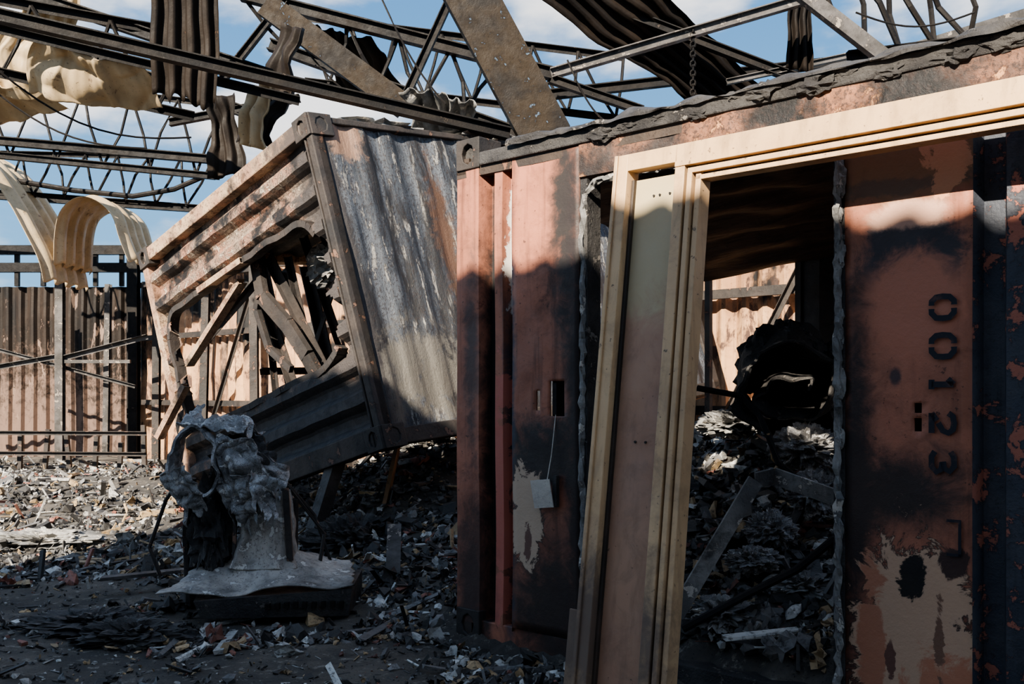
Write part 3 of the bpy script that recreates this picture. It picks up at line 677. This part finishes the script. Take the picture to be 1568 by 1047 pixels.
# flat torn skirt plate
def skirt(u,v):
    a,b_,c_,d_=(-.56,-.34,.13),(.54,-.26,.185),(.42,.30,.24),(-.38,.26,.24)
    p=bil(a,b_,c_,d_,u,v)
    rr_=math.exp(-((p.x+.03)/.22)**2-((p.y-.08)/.17)**2)
    p.z+=.17*rr_+.018*math.sin(p.x*11)*(1-rr_)*.8
    e=.03*noise.noise(Vector((u*8,v*8,0)))*(1 if v<.1 or u<.1 or u>.9 else .3)
    return p+Vector((e,e,0))+noise.noise_vector(p*4)*.02+noise.noise_vector(p*15)*.005
mb.grid(skirt,70,50)
secs=[(.24,.215,.155,-.03,.06),(.30,.175,.13,-.035,.06),(.40,.15,.12,-.03,.06),(.60,.145,.11,-.03,.06),(.68,.14,.10,-.04,.06)]
def sec(u,v):
    x=v*(len(secs)-1); i=min(int(x),len(secs)-2); f=x-i
    z,a,b_,o,oy=[secs[i][k]*(1-f)+secs[i+1][k]*f for k in range(5)]
    th=u*2*math.pi; e=.28; cx=math.copysign(abs(math.cos(th))**e,math.cos(th)); cy=math.copysign(abs(math.sin(th))**e,math.sin(th))
    fold=.012*math.sin(cx*10)*max(0,-cy)
    p=Vector((cx*a+o,cy*b_+oy+fold,z))
    return p+noise.noise_vector(p*5)*.022+noise.noise_vector(p*15)*.008
mb.grid(sec,110,40); o=inG(mb.make('sheet_metal_casing',[m_ash],smooth=True)); o.modifiers.new('s','SOLIDIFY').thickness=.008
mb=MB(); mb.beam((.13,-.06,.28),(.10,-.05,.70),.035,.02,up=(0,1,0)); mb.beam((-.20,-.05,.28),(-.19,-.04,.66),.02,.02,up=(0,1,0)); inG(mb.make('edge_channels',[m_Bdark]))
mb=MB(); mb.hexa([(-.30,-.34,.0),(.50,-.24,.0),(.50,.28,.0),(-.45,.2,.0),(-.34,-.35,.10),(.52,-.25,.155),(.50,.28,.17),(-.45,.2,.12)])
for i in range(9): mb.box(.05+i*.050,.075+i*.050,-.335+.0075*i,-.27+.01*i,.05,.085,1)
inG(mb.make('base_tray',[m_crust,m_beam],noise_amp=.01,noise_scale=6))
mb=MB()
def arch(u,v):
    a=math.pi*(-.35+1.5*v); r=.145+.02*noise.noise(Vector((v*6,u*3,0)))
    p=Vector((-.41+r*math.cos(a),-.16+.22*u,.84+r*1.5*math.sin(a))); return p+noise.noise_vector(p*8)*.03+noise.noise_vector(p*22)*.012
mb.grid(arch,30,90); o=inG(mb.make('twisted_band',[m_foil])); o.modifiers.new('s','SOLIDIFY').thickness=.016
for nm,a,b,c_,d in (('folded_skin_top',(-.52,-.12,1.10),(-.12,-.16,1.01),(-.05,.14,1.08),(-.45,.14,1.15)),
   ('folded_skin_front',(-.30,-.13,1.02),(-.06,-.15,.97),(.01,-.12,.70),(-.2,-.14,.62)),
   ('folded_skin_side',(-.16,-.06,.94),(.10,.02,.84),(.06,-.06,.62),(-.14,-.10,.54)),
   ('folded_skin_lower',(-.30,-.12,.80),(-.10,-.16,.78),(-.04,-.14,.48),(-.20,-.10,.46)),
   ('folded_skin_flap',(-.06,-.18,.80),(.10,-.16,.76),(.05,-.22,.50),(-.04,-.22,.56)),
   ('folded_skin_left',(-.60,-.10,.78),(-.44,-.14,.84),(-.30,-.12,.60),(-.48,-.06,.50))):
    inG(sheet(nm,a,b,c_,d,m_foil,44,44,0,1,.04,6.0,smooth=False,th=.006,ridge=.045,ragged=.5))
mb=MB(); crumple(mb,(-.36,.06,.45),.13,61,(.8,.8,1.9),N=30,amp=.6); crumple(mb,(-.18,.05,.80),.14,62,(1.0,.8,1.3),N=30,amp=.6)
inG(mb.make('charred_core',[m_crust]))
mb=MB(); mb.tube([(-.5,.1,.0),(-.52,.1,.4),(-.48,.05,.75)],.03,7,0,.2); mb.tube([(.25,.1,.1),(.28,.2,.4),(.08,.1,.7)],.012,6); mb.tube([(.4,.2,0),(.2,.3,.5),(.0,.1,.8)],.012,6); mb.tube([(.2,.15,.1),(.1,.2,.3),(.12,.12,.62)],.02,6)
mb.tube([(-.75,.3,.12),(-.82,.3,.3),(-.70,.25,.6),(-.6,.2,.72)],.012,6)
inG(mb.make('support_pipes',[m_Bdark]))
def slab(name,c,r,sc,seed,mat,amp=.5,N=30):
    m=MB(); crumple(m,c,r,seed,sc,N=N,amp=amp,freq=2.2); return m.make(name,[mat])
slab('charred_sheet_pile',(-2.30,5.45,.02),.22,(1.4,.8,.28),21,m_crust,.6,50)
slab('charred_sheet_pile',(-1.95,5.15,.03),.16,(1.5,.8,.45),25,m_crust,.6,40)
slab('charred_sheet_pile',(-3.9,8.3,.05),.26,(1.6,.8,.3),28,m_sheetg,.6,50)
slab('charred_sheet_pile',(-1.1,7.2,.2),.26,(1.2,.9,.6),31,m_crust,.6,50)
m=MB(); m.beam((-2.6,6.3,.12),(-2.0,6.45,.16),.09,.02); m.make('charred_lath',[m_lbeam])
m=MB(); m.beam((-.98,7.55,.35),(-.88,7.85,.98),.12,.03,up=(1,0,0)); m.make('charred_plank',[m_wood])
m=MB(); m.beam((-.72,6.0,.1),(-.78,6.6,.42),.09,.015,up=(0,0,1)); m.make('metal_strip',[m_lbeam])
m=MB(); m.beam((-1.5,7.3,.1),(-1.3,7.5,.85),.1,.1); m.make('charred_stump',[m_crust])
# ---------------------------------------------------------------- things inside standing container
def pA(t,w_,z): return Vector((-.225,5.2,z))+DD*t+NN*w_
m=MB()
def roll(u,v):
    a=v*3.6*math.pi; r=.08+.22*v+.03*noise.noise(Vector((a,u*3,0)))
    p=Vector((math.cos(a)*r*1.1,(u-.5)*.6,math.sin(a)*r*1.05)); return p+noise.noise_vector(p*4)*.08+noise.noise_vector(p*13)*.02
m.grid(roll,30,150); crumple(m,(.12,.15,-.1),.22,51,(1.0,.8,1.0),N=30,amp=.6); crumple(m,(-.05,.2,.03),.18,52,(1.1,.8,1.0),N=30,amp=.6)
o=m.make('burnt_mattress_roll',[m_crust]); o.modifiers.new('s','SOLIDIFY').thickness=.014
o.matrix_world=Matrix.Translation(pA(.98,1.62,1.38))@Matrix.Rotation(math.radians(-20),4,'Z')@Matrix.Rotation(math.radians(14),4,'X')
m=MB(); pts_=[Vector((.72,4.38,.32)),Vector((1.10,4.5,.90)),Vector((1.19,4.52,.92)),Vector((1.52,4.28,.80))]
for i in range(3): m.beam(pts_[i],pts_[i+1],.075,.015,up=(0,1,.3))
m.make('bent_metal_strap',[m_sheetg])
m=MB(); m.tube([(.95,5.1,1.32),(1.15,5.0,1.28),(1.22,4.9,1.18),(1.24,4.8,1.08),(1.27,4.75,.96),(1.4,4.7,.85)],.016,7); m.tube([(1.235,4.8,1.1),(1.25,4.78,.98),(1.33,4.75,.9),(1.42,4.7,.84)],.008,6,1)
m.tube([(.72,4.2,.30),(1.0,4.2,.45),(1.2,4.2,.55),(1.36,4.2,.68)],.018,7)
m.make('melted_cable',[m_beam,m_wood])
for i,(c_,r,sc,sd,mt) in enumerate([((1.62,5.5,1.0),.12,(1.2,1,.8),41,m_foil),((1.30,5.0,.6),.10,(1,1,.8),42,m_foil),((.95,4.5,.3),.10,(1.2,1,.6),43,m_sheetg),((1.55,5.1,.78),.11,(1,1,.8),44,m_foil),((1.35,6.2,1.1),.13,(1.2,1,.5),46,m_sheetg),((1.35,4.6,.40),.09,(1.3,1,.6),47,m_sheetg),((1.15,4.75,.50),.08,(1.3,1,.6),48,m_foil)]):
    slab('crumpled_foil_heap',c_,r,sc,sd,mt,.6,34)
